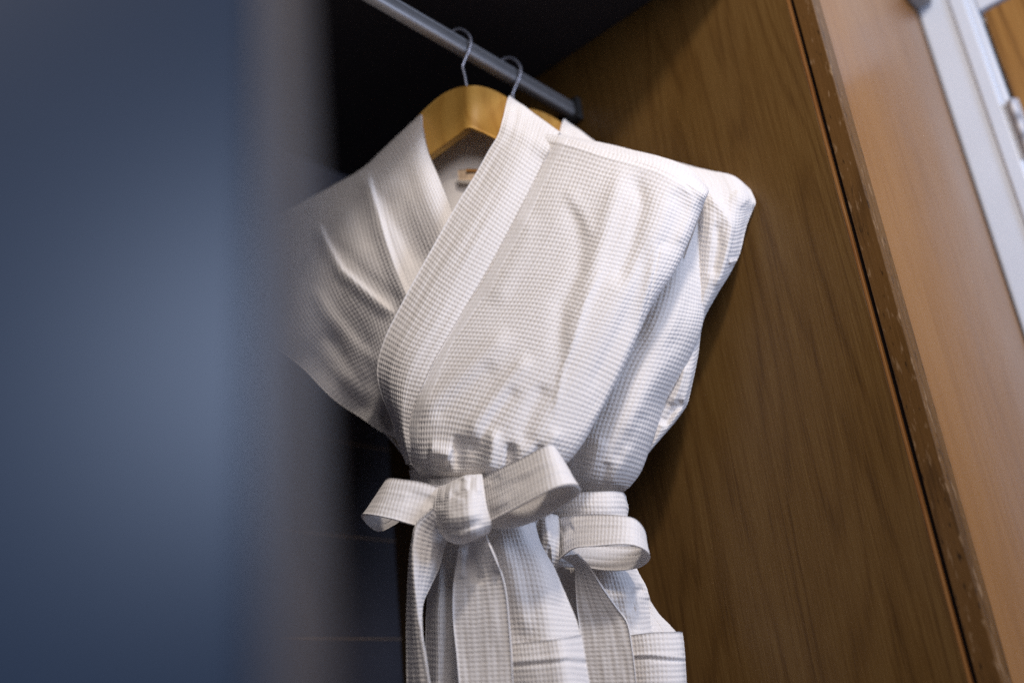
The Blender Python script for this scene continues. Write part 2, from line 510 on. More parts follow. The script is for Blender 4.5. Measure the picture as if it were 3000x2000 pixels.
for k_ in range(3):
    zt = zh - 0.002 - k_ * 0.034
    tube('knuckle', [(xC - 0.006, yG - 0.003, zt), (xC - 0.006, yG - 0.003, zt - 0.016), (xC - 0.006, yG - 0.003, zt - 0.0325)], 0.0065, STEEL, hin, 14, local=True)
pb = local(2692, 38, 0, xC)
wb = box('wall_box', (xC - 0.055, yS - 0.030, pb[2]), (xC - 0.007, yS - 0.0012, pb[2] + 0.12), GREYP, None, 0.004)
wb.location = W0; wb.rotation_euler = (0, 0, RZ)
tag(wb, 'small grey box fixed high in the corner above the white casing', 'box')

# small screws in the back
for (su, sv) in ((1267, 153), (1401, 234)):
    pt = local(su, sv, 1, YB - 0.001)
    s_ = tube('screw_head', [(pt[0], pt[1] - 0.004, pt[2]), (pt[0], pt[1] - 0.002, pt[2]), (pt[0], pt[1] + 0.002, pt[2])], 0.004, STEEL, ward, 10, local=True)

# ------------------------------------------------------------------ rod
rod = empty('clothes_rod', (QE[0], QE[1], ROD_Z), RZ)
tag(rod, 'grey ribbed aluminium clothes rail running to the oak side panel', 'clothes rail')
prof = []
hw, hh = 0.0085, 0.0125
NP = 96
for i in range(NP):
    a = 2 * math.pi * i / NP
    c, s = math.cos(a), math.sin(a)
    e = 2 / 3.2
    yy = hw * math.copysign(abs(c) ** e, c); zz = hh * math.copysign(abs(s) ** e, s)
    if s > 0.05 and abs(c) > 0.25 and i % 4 < 2:      # shallow ribs on the upper flanks
        yy -= math.copysign(0.0006, c)
    prof.append((yy, zz))
xs = np.linspace(-1.55, -0.002, 24)
vv = [(x, p[0], p[1]) for x in xs for p in prof]
ff = [(i * NP + j, i * NP + (j + 1) % NP, (i + 1) * NP + (j + 1) % NP, (i + 1) * NP + j) for i in range(len(xs) - 1) for j in range(NP)]
o = mesh_obj('rail', vv, ff, ALU, None); o.parent = rod
sk = box('end_socket', (-0.012, -0.016, -0.021), (-0.0005, 0.016, 0.018), BLACKP, rod, 0.004)

# ------------------------------------------------------------------ hangers
H_TOP = [(1105, 480), (1160, 415), (1205, 362), (1243, 322), (1290, 281), (1335, 258), (1372, 251), (1412, 253), (1452, 266), (1490, 288), (1560, 340), (1660, 405), (1780, 462)]
H_BOT = [(1110, 540), (1160, 515), (1210, 487), (1255, 458), (1300, 425), (1340, 396), (1371, 374), (1405, 384), (1445, 403), (1490, 424), (1560, 458), (1670, 505), (1785, 530)]
def hanger(Q, duv, label, db=(0, 0)):
    e = empty('coat_hanger', tuple(Q))
    tag(e, label, 'hanger', 'wooden hangers on the rail')
    C = []
    hs = [-.022, -.020, -.017, -.014, -.010, -.006, -.001, -.006, -.010, -.013, -.016, -.019, -.022]
    for r_ in range(5):
        q = r_ / 4
        C.append([(a[0] + (b[0] - a[0]) * q, a[1] + (b[1] - a[1]) * q, hh_ + 0.004 * math.sin(math.pi * q)) for a, b, hh_ in zip(H_TOP, H_BOT, hs)])
    sheet('body', C, Q, HANG, e, waffle=0.0, thick=0.013, closed=True, cell=(0.006, 0.006), duv=(duv[0] + db[0], duv[1] + db[1]), sub=2)
    hk = [(1367, 262), (1366, 250), (1361, 222), (1355, 197), (1358, 185), (1366, 165), (1374, 147), (1379, 128), (1378, 112), (1370, 99), (1359, 90), (1346, 86), (1333, 88), (1322, 96), (1317, 108), (1316, 118)]
    hk = np.array(hk, float) + np.array(duv)
    hk = cr(hk, np.linspace(0, len(hk) - 1, 70))
    P_ = place(hk[:, 0], hk[:, 1], np.full(len(hk), 0.0) - 0.006 * np.clip((hk[:, 1] - duv[1] - 150) / 110, 0, 1), Q)
    tube('hook', P_, 0.0017, CHROME, e, 10)
    return e
D2 = (146, 84)
hanger(Q1, (0, 0), 'honey-coloured wooden hanger holding the front robe, its top fully showing')
hanger(Q2, D2, 'honey-coloured wooden hanger of the rear robe, nearer the oak panel', (4, -17))

# ------------------------------------------------------------------ robe grids (u, v, relief)
def wrap_edge(rows, du=14, dv=4, dh=.032):
    """carry the side edge round to the back so it reads as a soft fold"""
    for r_ in rows:
        p = r_[-1]
        r_.append((p[0] - du, p[1] + dv, p[2] - dh))
COLLAR = [
 [(1507, 305, -.050), (1570, 348, -.050), (1648, 404, -.040)],
 [(1490, 283, -.012), (1560, 330, -.012), (1640, 388, -.008)],
 [(1474, 344, .014), (1545, 385, .018), (1612, 437, .018)],
 [(1460, 395, .020), (1528, 435, .026), (1590, 480, .024)],
 [(1430, 445, .023), (1496, 500, .032), (1560, 540, .029)],
 [(1392, 512, .026), (1458, 570, .037), (1522, 615, .034)],
 [(1345, 590, .031), (1415, 648, .043), (1482, 695, .040)],
 [(1290, 685, .037), (1360, 745, .050), (1432, 785, .047)],
 [(1235, 782, .042), (1305, 840, .056), (1376, 880, .053)],
 [(1180, 885, .047), (1248, 940, .062), (1322, 970, .060)],
 [(1128, 992, .048), (1195, 1030, .066), (1275, 1050, .065)],
 [(1106, 1080, .043), (1168, 1105, .064), (1240, 1125, .068)],
 [(1118, 1155, .036), (1165, 1180, .060), (1210, 1195, .066)],
 [(1147, 1225, .030), (1173, 1240, .050), (1198, 1250, .060)],
 [(1168, 1300, .024), (1185, 1305, .038), (1202, 1310, .050)],
 [(1190, 1360, .018), (1200, 1360, .030), (1212, 1362, .036)],
]
def with_h(rows, hs, edge):
    out = []
    for r_, h_ in zip(rows, hs):
        out.append([(p[0], p[1], h_ + e_) for p, e_ in zip(r_, edge)])
    return out
CH_ROWS = [
 [(1545, 470), (1625, 482), (1710, 500), (1800, 525), (1890, 550), (1975, 580), (2052, 622)],
 [(1490, 580), (1580, 590), (1670, 602), (1765, 622), (1855, 645), (1940, 670), (2016, 700)],
 [(1430, 700), (1525, 705), (1620, 715), (1715, 733), (1805, 755), (1890, 778), (1972, 793)],
 [(1360, 810), (1460, 815), (1560, 822), (1655, 838), (1745, 860), (1830, 882), (1908, 896)],
 [(1285, 925), (1390, 925), (1490, 930), (1590, 945), (1680, 968), (1765, 990), (1850, 1025)],
 [(1225, 1035), (1320, 1030), (1420, 1035), (1520, 1052), (1610, 1075), (1695, 1100), (1790, 1145)],
 [(1180, 1130), (1265, 1125), (1360, 1130), (1455, 1150), (1545, 1178), (1635, 1205), (1738, 1235)],
 [(1172, 1215), (1240, 1212), (1325, 1215), (1415, 1235), (1500, 1262), (1590, 1285), (1690, 1312)],
 [(1178, 1290), (1235, 1295), (1310, 1298), (1390, 1310), (1465, 1330), (1545, 1345), (1640, 1368)],
 [(1196, 1348), (1243, 1358), (1305, 1362), (1375, 1368), (1440, 1378), (1505, 1388), (1590, 1410)],
 [(1225, 1388), (1262, 1396), (1315, 1400), (1370, 1402), (1425, 1406), (1480, 1412), (1545, 1430)],
 [(1240, 1400), (1270, 1408), (1318, 1412), (1370, 1414), (1422, 1418), (1475, 1422), (1530, 1440)],
]
CHEST = [
 [(1600, 376, -.034), (1662, 399, -.034), (1750, 417, -.034), (1840, 435, -.034), (1936, 458, -.036), (2015, 490, -.040), (2074, 550, -.050)],
 [(1590, 384, -.006), (1658, 402, -.004), (1745, 425, -.002), (1840, 448, -.002), (1933, 475, -.005), (2012, 508, -.012), (2072, 560, -.025)],
 [(1580, 396, .008), (1652, 413, .012), (1740, 438, .014), (1840, 466, .014), (1930, 495, .012), (2003, 532, .004), (2066, 578, -.010)],
] + with_h(CH_ROWS, [.020, .030, .038, .047, .056, .064, .070, .074, .073, .066, .046, .010],
           [-.012, -.004, 0, .002, 0, -.006, -.034])
# left lower border turns back where the panel meets the waist
for r_ in (10, 11, 12, 13):
    p = CHEST[r_][0]; CHEST[r_][0] = (p[0], p[1], p[2] - .012)
wrap_edge(CHEST)
SEAM = [(1640, 385), (1584, 491), (1534, 591), (1492, 675), (1446, 759), (1408, 836), (1367, 860 + 28), (1303, 978), (1249, 1105), (1217, 1179), (1198, 1223), (1194, 1290)]
CHEST_FOLDS = [
 ([(1805, 460), (1817, 514), (1778, 645), (1735, 800), (1690, 930), (1640, 1080)], .0105, 26, 30),
 ([(1860, 500), (1880, 600), (1850, 720), (1800, 850)], -.0090, 24, 24),
 ([(1972, 545), (1990, 610), (1965, 690), (1935, 740)], -.0070, 22, 28),
 ([(2035, 570), (2025, 640), (1985, 720)], .006, 16, 16),
 ([(1935, 700), (1905, 830), (1874, 960), (1830, 1050), (1771, 1182), (1700, 1295)], .0075, 16, 26),
 ([(1905, 690), (1868, 830), (1830, 940), (1775, 1050), (1715, 1170)], -.0060, 18, 22),
 ([(1655, 545), (1705, 630), (1740, 700)], .0032, 16, 24),
 ([(1640, 560), (1690, 650), (1700, 720), (1690, 800), (1645, 890), (1640, 1010), (1620, 1080)], -.0062, 30, 24),
 ([(1560, 610), (1530, 720), (1480, 820), (1440, 900)], .0055, 34, 30),
 ([(1778, 757), (1717, 872), (1687, 975), (1648, 1083), (1618, 1236)], .0040, 9, 12),
 ([(1500, 960), (1424, 1032), (1296, 1143), (1217, 1230)], .0085, 26, 30),
 ([(1460, 1060), (1350, 1160), (1260, 1235)], -.0055, 28, 26),
 ([(1560, 1030), (1480, 1121), (1392, 1239), (1370, 1300)], .0105, 20, 26),
 ([(1520, 1130), (1440, 1230), (1405, 1310)], -.0060, 18, 20),
 ([(1600, 1120), (1560, 1200), (1538, 1262), (1545, 1320)], -.0075, 24, 28),
 ([(1340, 1262), (1338, 1310), (1342, 1400)], -.0230, 13, 26, .35),
 ([(1395, 1270), (1390, 1330), (1385, 1410)], -.0170, 26, 32, .35),
 ([(1445, 1240), (1440, 1310), (1428, 1410)], .0160, 16, 20, .3),
 ([(1250, 1318), (1290, 1325), (1325, 1340)], .0200, 22, 24, .2),
 ([(1235, 1352), (1280, 1368), (1325, 1372)], -.0060, 12, 14, .2),
 ([(1500, 1290), (1490, 1400)], -.0240, 14, 14, .3),
 ([(1640, 1250), (1600, 1330), (1560, 1410)], .0080, 20, 20, .2),
 ([(1590, 1290), (1550, 1390)], -.0090, 16, 16, .3),
 # stitched lines: shoulder, armhole
 ([(1580, 394), (1655, 412), (1740, 440), (1840, 468), (1930, 497), (2003, 534), (2050, 580)], -.0011, 5, 5, .12),
 ([(1580, 402), (1655, 421), (1740, 450), (1840, 478), (1930, 507), (2000, 545), (2040, 590)], .0009, 7, 7, .12),
 ([(1937, 700), (1912, 830), (1876, 968)], -.0016, 4, 4, .1),
]
LEFT = [
 [(1232, 350, -.040), (1190, 398, -.050), (1140, 450, -.050), (1080, 500, -.052), (980, 566, -.054), (860, 636, -.060)],
 [(1229, 337, -.004), (1180, 385, -.008), (1125, 440, -.010), (1070, 488, -.012), (965, 552, -.016), (845, 620, -.026)],
 [(1243, 380, .010), (1205, 430, .014), (1155, 490, .012), (1090, 545, .010), (975, 615, .004), (840, 690, -.014)],
 [(1262, 455, .014), (1225, 500, .020), (1175, 555, .016), (1105, 610, .018), (985, 690, .010), (840, 780, -.014)],
 [(1288, 525, .016), (1250, 580, .025), (1195, 640, .018), (1120, 680, .024), (1000, 770, .016), (840, 880, -.010)],
 [(1322, 605, .016), (1285, 670, .024), (1225, 730, .016), (1150, 770, .028), (1030, 850, .022), (850, 980, -.006)],
 [(1360, 700, .010), (1320, 770, .020), (1260, 830, .016), (1185, 860, .030), (1080, 940, .024), (880, 1060, -.006)],
 [(1390, 800, .006), (1350, 870, .014), (1290, 930, .016), (1215, 970, .026), (1110, 1040, .018), (950, 1140, -.006)],
 [(1390, 900, .0), (1330, 960, .010), (1270, 1030, .012), (1210, 1080, .018), (1140, 1140, .012), (1032, 1208, -.010)],
 [(1400, 1100, -.005), (1340, 1120, .0), (1280, 1160, .004), (1230, 1190, .008), (1180, 1230, .004), (1108, 1258, -.012)],
 [(1380, 1250, -.012), (1330, 1260, -.008), (1280, 1280, -.004), (1240, 1295, -.004), (1205, 1300, -.006), (1166, 1292, -.016)],
 [(1370, 1380, -.012), (1330, 1380, -.010), (1290, 1380, -.008), (1255, 1385, -.008), (1235, 1385, -.010), (1215, 1380, -.016)],
]
for r_ in LEFT[:9]:
    for c_, d_ in enumerate((0, -.001, -.004, -.010, -.021, -.040)):
        r_[c_] = (r_[c_][0], r_[c_][1], r_[c_][2] + d_)
for r_, e_ in zip(LEFT[:7], (95, 95, 95, 95, 90, 55, 12)):
    r_[5] = (r_[5][0] - e_, r_[5][1] + e_ * .45, r_[5][2] - .012)
LEFT_FOLDS = [
 ([(1072, 495), (1088, 560), (1131, 707), (1160, 790), (1192, 865), (1215, 930)], .0150, 26, 9, .12),
 ([(1112, 545), (1150, 640), (1190, 720), (1228, 800)], -.0080, 18, 24, .2),
 ([(1150, 500), (1200, 600), (1250, 700), (1280, 760)], .0040, 24, 24, .2),
 ([(920, 640), (960, 720), (1000, 790), (1080, 860), (1165, 930)], .0150, 24, 10, .15),
 ([(960, 690), (1040, 780), (1130, 860), (1190, 900)], -.0070, 30, 22, .2),
 ([(1030, 560), (1060, 660), (1090, 740)], -.0040, 24, 24, .2),
 ([(900, 820), (960, 920), (1040, 1010), (1120, 1080)], .0070, 26, 20, .2),
 ([(940, 960), (1010, 1060), (1090, 1150)], -.0060, 24, 24, .2),
]
BACKP = [
 [(1085, 505, -.060), (1180, 420, -.062), (1290, 345, -.062), (1372, 335, -.058), (1450, 345, -.060), (1560, 375, -.060), (1760, 440, -.060), (1990, 500, -.062), (2068, 570, -.062)],
 [(990, 640, -.060), (1120, 580, -.060), (1260, 500, -.052), (1372, 480, -.048), (1470, 490, -.052), (1620, 510, -.060), (1800, 560, -.062), (1960, 610, -.062), (2040, 650, -.062)],
 [(900, 860, -.060), (1060, 820, -.056), (1240, 760, -.046), (1372, 740, -.044), (1500, 740, -.046), (1640, 760, -.056), (1780, 790, -.060), (1900, 820, -.062), (1965, 850, -.060)],
 [(960, 1100, -.050), (1090, 1080, -.050), (1240, 1050, -.044), (1360, 1040, -.040), (1480, 1040, -.042), (1590, 1050, -.048), (1690, 1060, -.050), (1770, 1080, -.050), (1815, 1100, -.048)],
 [(1150, 1290, -.034), (1200, 1300, -.040), (1270, 1310, -.040), (1340, 1310, -.038), (1410, 1310, -.038), (1480, 1310, -.038), (1540, 1320, -.038), (1600, 1330, -.036), (1640, 1340, -.030)],
 [(1215, 1395, -.030), (1250, 1400, -.034), (1290, 1402, -.034), (1340, 1402, -.034), (1400, 1402, -.034), (1440, 1402, -.034), (1480, 1402, -.034), (1520, 1405, -.030), (1545, 1410, -.028)],
]
for r_ in BACKP[:4]:
    for c_, d_ in enumerate((-.055, -.035, -.010)):
        r_[c_] = (r_[c_][0], r_[c_][1], r_[c_][2] + d_)
SKIRT1 = [
 [(1250, 1395, .010), (1300, 1395, .022), (1350, 1395, .026), (1400, 1398, .026), (1450, 1402, .026), (1500, 1408, .020), (1540, 1420, 0)],
 [(1262, 1470, .012), (1312, 1470, .024), (1360, 1470, .028), (1410, 1475, .030), (1460, 1480, .030), (1510, 1486, .024), (1560, 1495, 0)],
 [(1268, 1560, .008), (1318, 1560, .022), (1368, 1560, .026), (1418, 1560, .032), (1475, 1558, .036), (1535, 1560, .032), (1584, 1590, .004)],
 [(1262, 1650, .004), (1315, 1650, .018), (1368, 1650, .024), (1425, 1645, .032), (1490, 1640, .040), (1565, 1642, .038), (1628, 1668, .008)],
 [(1252, 1750, 0), (1308, 1750, .016), (1368, 1748, .024), (1432, 1742, .034), (1505, 1738, .042), (1590, 1740, .040), (1666, 1760, .010)],
 [(1246, 1860, -.004), (1305, 1860, .014), (1370, 1858, .024), (1440, 1852, .034), (1518, 1846, .042), (1608, 1845, .040), (1698, 1852, .010)],
 [(1244, 1980, -.006), (1305, 1980, .012), (1374, 1978, .024), (1448, 1972, .034), (1530, 1968, .042), (1622, 1965, .040), (1714, 1968, .010)],
 [(1244, 2130, -.006), (1306, 2130, .010), (1380, 2130, .024), (1458, 2130, .034), (1544, 2130, .042), (1640, 2130, .040), (1734, 2130, .010)],
]
SKIRT1_FOLDS = [
 ([(1330, 1600), (1322, 1720), (1320, 1900), (1322, 2130)], -.010, 16, 16, .1),
 ([(1285, 1600), (1280, 1800), (1275, 2130)], .008, 18, 18, .1),
 ([(1450, 1560), (1500, 1660), (1530, 1780), (1545, 1880)], .004, 26, 26, .2),
 ([(1570, 1580), (1610, 1680), (1635, 1780)], .0035, 22, 22, .2),
]
POCKET1 = [
 [(1470, 1888, .038), (1520, 1882, .047), (1580, 1876, .050), (1645, 1868, .049), (1704, 1860, .018)],
 [(1474, 1940, .040), (1525, 1936, .050), (1586, 1930, .053), (1655, 1924, .051), (1716, 1930, .018)],
 [(1480, 2000, .040), (1532, 1998, .050), (1594, 1994, .054), (1665, 1990, .052), (1728, 1996, .018)],
 [(1492, 2110, .040), (1545, 2110, .050), (1610, 2110, .054), (1685, 2110, .052), (1750, 2110, .018)],
]
POCKET_FOLDS = [([(1470, 1950), (1530, 1946), (1590, 1941), (1660, 1934), (1716, 1940)], -.0026, 5, 5, 0),
                ([(1470, 1940), (1530, 1936), (1590, 1931), (1660, 1924), (1716, 1928)], .0018, 7, 7, 0)]

# ---- belt of robe 1
BELT1_BAND = [[(1198, 1378, .0), (1240, 1374, .028), (1290, 1378, .046), (1340, 1384, .052), (1400, 1388, .052), (1460, 1392, .046), (1520, 1400, .034), (1565, 1410, .0)],
              [(1204, 1420, .0), (1245, 1425, .032), (1292, 1430, .050), (1340, 1436, .056), (1400, 1440, .056), (1460, 1445, .050), (1522, 1452, .036), (1570, 1462, .0)],
              [(1212, 1470, .0), (1250, 1478, .030), (1295, 1482, .048), (1340, 1488, .054), (1400, 1492, .054), (1460, 1498, .048), (1526, 1505, .034), (1574, 1512, .0)]]
LOOP1R = [
 ((1412, 1398, .066), (1428, 1528, .070)), ((1470, 1369, .080), (1490, 1497, .095)), ((1530, 1341, .090), (1555, 1463, .110)),
 ((1588, 1311, .096), (1614, 1432, .116)), ((1618, 1303, .092), (1656, 1419, .112)), ((1634, 1317, .078), (1688, 1420, .097)),
 ((1641, 1335, .062), (1702, 1436, .080)), ((1630, 1355, .048), (1684, 1460, .062)), ((1590, 1382, .044), (1622, 1499, .054)),
 ((1530, 1415, .044), (1550, 1532, .052)), ((1470, 1440, .048), (1482, 1550, .054)), ((1410, 1450, .052), (1430, 1548, .054))]
LOOP1L = [
 ((1292, 1424, .066), (1266, 1548, .070)), ((1235, 1410, .070), (1205, 1535, .080)), ((1180, 1403, .070), (1150, 1519, .086)),
 ((1141, 1400, .064), (1096, 1507, .082)), ((1125, 1413, .050), (1062, 1506, .066)), ((1126, 1430, .036), (1064, 1524, .048)),
 ((1150, 1440, .022), (1103, 1556, .034)), ((1185, 1440, .016), (1150, 1538, .022)), ((1225, 1435, .020), (1200, 1512, .022)),
 ((1285, 1430, .042), (1270, 1512, .042))]
TAIL1L_AMB = [
 ((1258, 1488, .085), (1275, 1492, .092), (1330, 1540, .066)), ((1218, 1530, .085), (1228, 1534, .096), (1316, 1578, .058)),
 ((1203, 1590, .084), (1213, 1590, .098), (1302, 1612, .054)), ((1197, 1650, .082), (1211, 1650, .099), (1286, 1662, .054)),
 ((1194, 1710, .080), (1215, 1710, .099), (1262, 1716, .058)), ((1192, 1770, .078), (1223, 1770, .098), (1240, 1770, .072)),
 ((1191, 1840, .076), (1232, 1840, .097), (1238, 1842, .085)), ((1191, 1920, .074), (1244, 1920, .095), (1249, 1922, .087)),
 ((1191, 2000, .072), (1257, 2000, .093), (1262, 2002, .086)), ((1192, 2110, .070), (1276, 2110, .090), (1281, 2112, .084))]
TAIL1L = []
for A_, M_, B_ in TAIL1L_AMB:
    A_, M_, B_ = (np.array(q, float) for q in (A_, M_, B_))
    TAIL1L.append([A_, A_ + (M_ - A_) * .55 + (0, 0, .004), A_ + (M_ - A_) * .9, M_ + (B_ - M_) * .12, M_ + (B_ - M_) * .6, B_])
TAIL1C = [
 ((1352, 1540, .072), (1420, 1520, .072)), ((1346, 1595, .070), (1426, 1572, .074)), ((1337, 1640, .062), (1448, 1630, .068)),
 ((1329, 1700, .056), (1470, 1688, .062)), ((1327, 1760, .054), (1483, 1750, .058)), ((1330, 1840, .052), (1492, 1835, .056)),
 ((1338, 1930, .050), (1498, 1925, .054)), ((1346, 2010, .050), (1503, 2005, .054)), ((1356, 2120, .050), (1510, 2120, .054))]
TAIL1C_FOLDS = [([(1385, 1560), (1392, 1650), (1400, 1720)], -.006, 18, 18, .2), ([(1440, 1580), (1462, 1680)], .005, 14, 14, .2),
                ([(1355, 1600), (1350, 1700)], .004, 12, 12, .2)]
KNOT1 = [
 [(1300, 1432, .030), (1328, 1420, .034), (1358, 1402, .036), (1388, 1402, .036), (1410, 1400, .034)],
 [(1284, 1424, .058), (1318, 1414, .070), (1358, 1394, .076), (1390, 1390, .076), (1413, 1388, .066)],
 [(1276, 1452, .078), (1312, 1446, .096), (1352, 1432, .100), (1388, 1428, .100), (1418, 1428, .086)],
 [(1274, 1500, .086), (1311, 1498, .106), (1352, 1492, .112), (1390, 1486, .110), (1427, 1482, .094)],
 [(1281, 1542, .086), (1316, 1548, .106), (1357, 1546, .113), (1398, 1538, .110), (1440, 1530, .094)],
 [(1297, 1570, .076), (1326, 1578, .094), (1360, 1580, .100), (1400, 1570, .096), (1440, 1552, .082)],
 [(1314, 1587, .056), (1336, 1592, .068), (1362, 1592, .072), (1395, 1580, .070), (1430, 1565, .060)],
 [(1322, 1580, .034), (1340, 1584, .036), (1362, 1584, .038), (1392, 1572, .036), (1424, 1556, .034)],
]
LOOP1R_FOLDS = [([(1425, 1450), (1480, 1425), (1560, 1395)], -.0018, 16, 20, .3), ([(1430, 1490), (1500, 1455)], .0014, 14, 14, .3), ([(1428, 1415), (1470, 1395)], -.0016, 10, 10, .3)]
LOOP1L_FOLDS = [([(1280, 1470), (1230, 1458), (1180, 1452)], -.0018, 14, 18, .3), ([(1275, 1500), (1225, 1495)], .0013, 11, 11, .3)]
KNOT1_FOLDS = [([(1282, 1490), (1315, 1462), (1345, 1440)], -.0035, 9, 13, .25), ([(1292, 1556), (1350, 1552), (1425, 1526)], -.0030, 9, 13, .25), ([(1300, 1520), (1360, 1512), (1418, 1500)], .0022, 12, 12, .25), ([(1352, 1396), (1346, 1430), (1338, 1462)], -.0045, 10, 16, .2), ([(1380, 1390), (1376, 1440)], -.003, 9, 9, .25),
               ([(1362, 1388), (1360, 1440)], .003, 11, 11, .25), ([(1402, 1386), (1402, 1450)], .0025, 10, 10, .25)]

# ---- robe 2
R2_FRONT = [
 [(1700, 430, -.030), (1800, 442, -.030), (1880, 455, -.030), (1955, 470, -.028), (2015, 495, -.026), (2062, 545, -.026)],
 [(1720, 545, .004), (1810, 552, .008), (1890, 562, .012), (1960, 572, .014), (2020, 585, .010), (2068, 600, -.008)],
 [(1740, 690, .014), (1820, 690, .020), (1890, 694, .026), (1955, 702, .028), (2012, 712, .020), (2062, 725, -.004)],
 [(1710, 820, .024), (1795, 820, .030), (1870, 824, .036), (1940, 832, .038), (2005, 845, .030), (2063, 868, -.004)],
 [(1660, 940, .032), (1745, 938, .038), (1825, 938, .046), (1905, 944, .048), (1980, 952, .038), (2052, 962, 0)],
 [(1610, 1045, .040), (1695, 1040, .048), (1775, 1042, .054), (1850, 1048, .056), (1925, 1058, .045), (2000, 1082, 0)],
 [(1580, 1150, .045), (1660, 1144, .054), (1735, 1146, .060), (1805, 1152, .062), (1880, 1164, .050), (1948, 1184, 0)],
 [(1560, 1240, .045), (1635, 1240, .054), (1705, 1243, .061), (1775, 1252, .063), (1850, 1266, .051), (1915, 1290, .002)],
 [(1570, 1320, .040), (1635, 1324, .048), (1695, 1330, .054), (1755, 1340, .056), (1820, 1354, .044), (1882, 1372, 0)],
 [(1590, 1380, .026), (1640, 1386, .034), (1690, 1394, .040), (1740, 1402, .041), (1795, 1412, .032), (1848, 1416, -.002)],
 [(1600, 1430, .006), (1645, 1435, .012), (1690, 1438, .016), (1735, 1441, .018), (1780, 1444, .012), (1820, 1442, -.012)],
 [(1605, 1445, -.010), (1648, 1450, -.006), (1690, 1453, -.004), (1735, 1456, -.004), (1778, 1456, -.006), (1812, 1452, -.020)],
]
wrap_edge(R2_FRONT)
R2_FOLDS = [
 ([(1990, 600), (1990, 700), (1975, 820), (1930, 930), (1880, 1030)], .0070, 26, 26),
 ([(2030, 640), (2036, 760), (2030, 860), (1990, 980), (1930, 1090)], -.0040, 18, 20),
 ([(1900, 880), (1870, 980), (1830, 1080), (1780, 1180), (1730, 1280)], -.0070, 26, 30),
 ([(1985, 1000), (1930, 1100), (1870, 1200), (1830, 1290)], .0055, 24, 24),
 ([(1890, 1200), (1840, 1290), (1800, 1360)], -.0060, 20, 20),
 ([(1770, 1280), (1740, 1350), (1720, 1420)], .0065, 20, 20),
 ([(1850, 1300), (1820, 1370), (1790, 1430)], .0050, 16, 16),
 ([(1700, 1320), (1690, 1420)], -.0060, 14, 14),
 ([(1780, 1350), (1765, 1435)], -.0050, 12, 12),
]
R2_SLEEVE = [
 [(1900, 452, -.045), (2005, 480, -.045), (2080, 502, -.048), (2148, 522, -.054), (2185, 552, -.062)],
 [(1910, 462, -.020), (2008, 486, -.020), (2082, 502, -.022), (2150, 517, -.026), (2198, 552, -.042)],
 [(1950, 505, .0), (2040, 524, .0), (2110, 545, -.004), (2170, 568, -.010), (2214, 592, -.034)],
 [(2000, 560, .004), (2070, 575, .010), (2120, 605, .006), (2162, 626, -.004), (2204, 618, -.034)],
 [(2030, 640, .002), (2075, 650, .012), (2125, 665, .010), (2158, 676, -.002), (2186, 664, -.030)],
 [(2030, 720, -.004), (2065, 730, .008), (2108, 735, .009), (2140, 745, .0), (2168, 742, -.026)],
 [(2030, 800, -.006), (2060, 805, .006), (2092, 810, .006), (2118, 812, -.004), (2140, 798, -.024)],
 [(2020, 870, -.008), (2045, 875, .002), (2066, 880, .002), (2080, 884, -.006), (2092, 876, -.022)],
 [(2000, 950, -.010), (2022, 955, -.004), (2040, 957, -.004), (2050, 955, -.010), (2058, 946, -.022)],
 [(1968, 1040, -.012), (1998, 1050, -.006), (2020, 1056, -.006), (2036, 1054, -.012), (2046, 1040, -.024)],
 [(1938, 1130, -.014), (1970, 1142, -.006), (1996, 1150, -.006), (2013, 1150, -.012), (2025, 1138, -.030)],
 [(1908, 1200, -.014), (1936, 1214, -.006), (1962, 1222, -.006), (1986, 1216, -.012), (2009, 1194, -.032)],
 [(1878, 1268, -.016), (1904, 1286, -.008), (1926, 1288, -.008), (1945, 1274, -.016), (1964, 1250, -.034)],
 [(1850, 1320, -.020), (1872, 1345, -.012), (1890, 1340, -.012), (1902, 1322, -.020), (1914, 1296, -.036)],
]
R2_SLEEVE_FOLDS = [
 ([(2077, 566), (2118, 615), (2146, 663), (2135, 730), (2119, 797), (2100, 851)], .0050, 16, 8, .1),
 ([(2100, 640), (2105, 720), (2085, 820)], -.0050, 14, 14, .2),
 ([(2135, 770), (2165, 762)], .0060, 10, 8, .2),
 ([(2150, 800), (2160, 775)], -.005, 9, 9, .2),
 ([(2150, 560), (2190, 600)], .004, 20, 20, .2),
 ([(1940, 1250), (1975, 1200), (2010, 1175)], -.0080, 10, 14, .2),
 ([(2010, 1060), (1990, 1130), (1960, 1190)], .0060, 14, 14, .2),
]
SKIRT2 = [
 [(1590, 1450, -.006), (1640, 1450, .008), (1690, 1452, .014), (1740, 1452, .014), (1785, 1452, .006), (1815, 1454, -.016)],
 [(1592, 1540, -.004), (1645, 1540, .012), (1700, 1542, .020), (1755, 1542, .020), (1805, 1545, .010), (1835, 1548, -.014)],
 [(1596, 1640, -.004), (1655, 1640, .010), (1715, 1642, .022), (1775, 1645, .024), (1830, 1650, .014), (1866, 1660, -.014)],
 [(1600, 1710, -.004), (1662, 1710, .008), (1728, 1712, .022), (1795, 1716, .026), (1855, 1720, .016), (1897, 1722, -.014)],
 [(1602, 1780, -.004), (1668, 1780, .008), (1738, 1782, .022), (1808, 1786, .026), (1868, 1790, .016), (1906, 1790, -.014)],
 [(1606, 1850, -.004), (1674, 1850, .008), (1748, 1852, .022), (1820, 1856, .026), (1882, 1860, .016), (1918, 1856, -.014)],
 [(1612, 1960, -.004), (1682, 1960, .008), (1760, 1962, .022), (1840, 1966, .026), (1920, 1970, .018), (1985, 1970, -.014)],
 [(1620, 2130, -.004), (1694, 2130, .008), (1776, 2130, .022), (1862, 2130, .026), (1945, 2130, .018), (2006, 2130, -.014)],
]
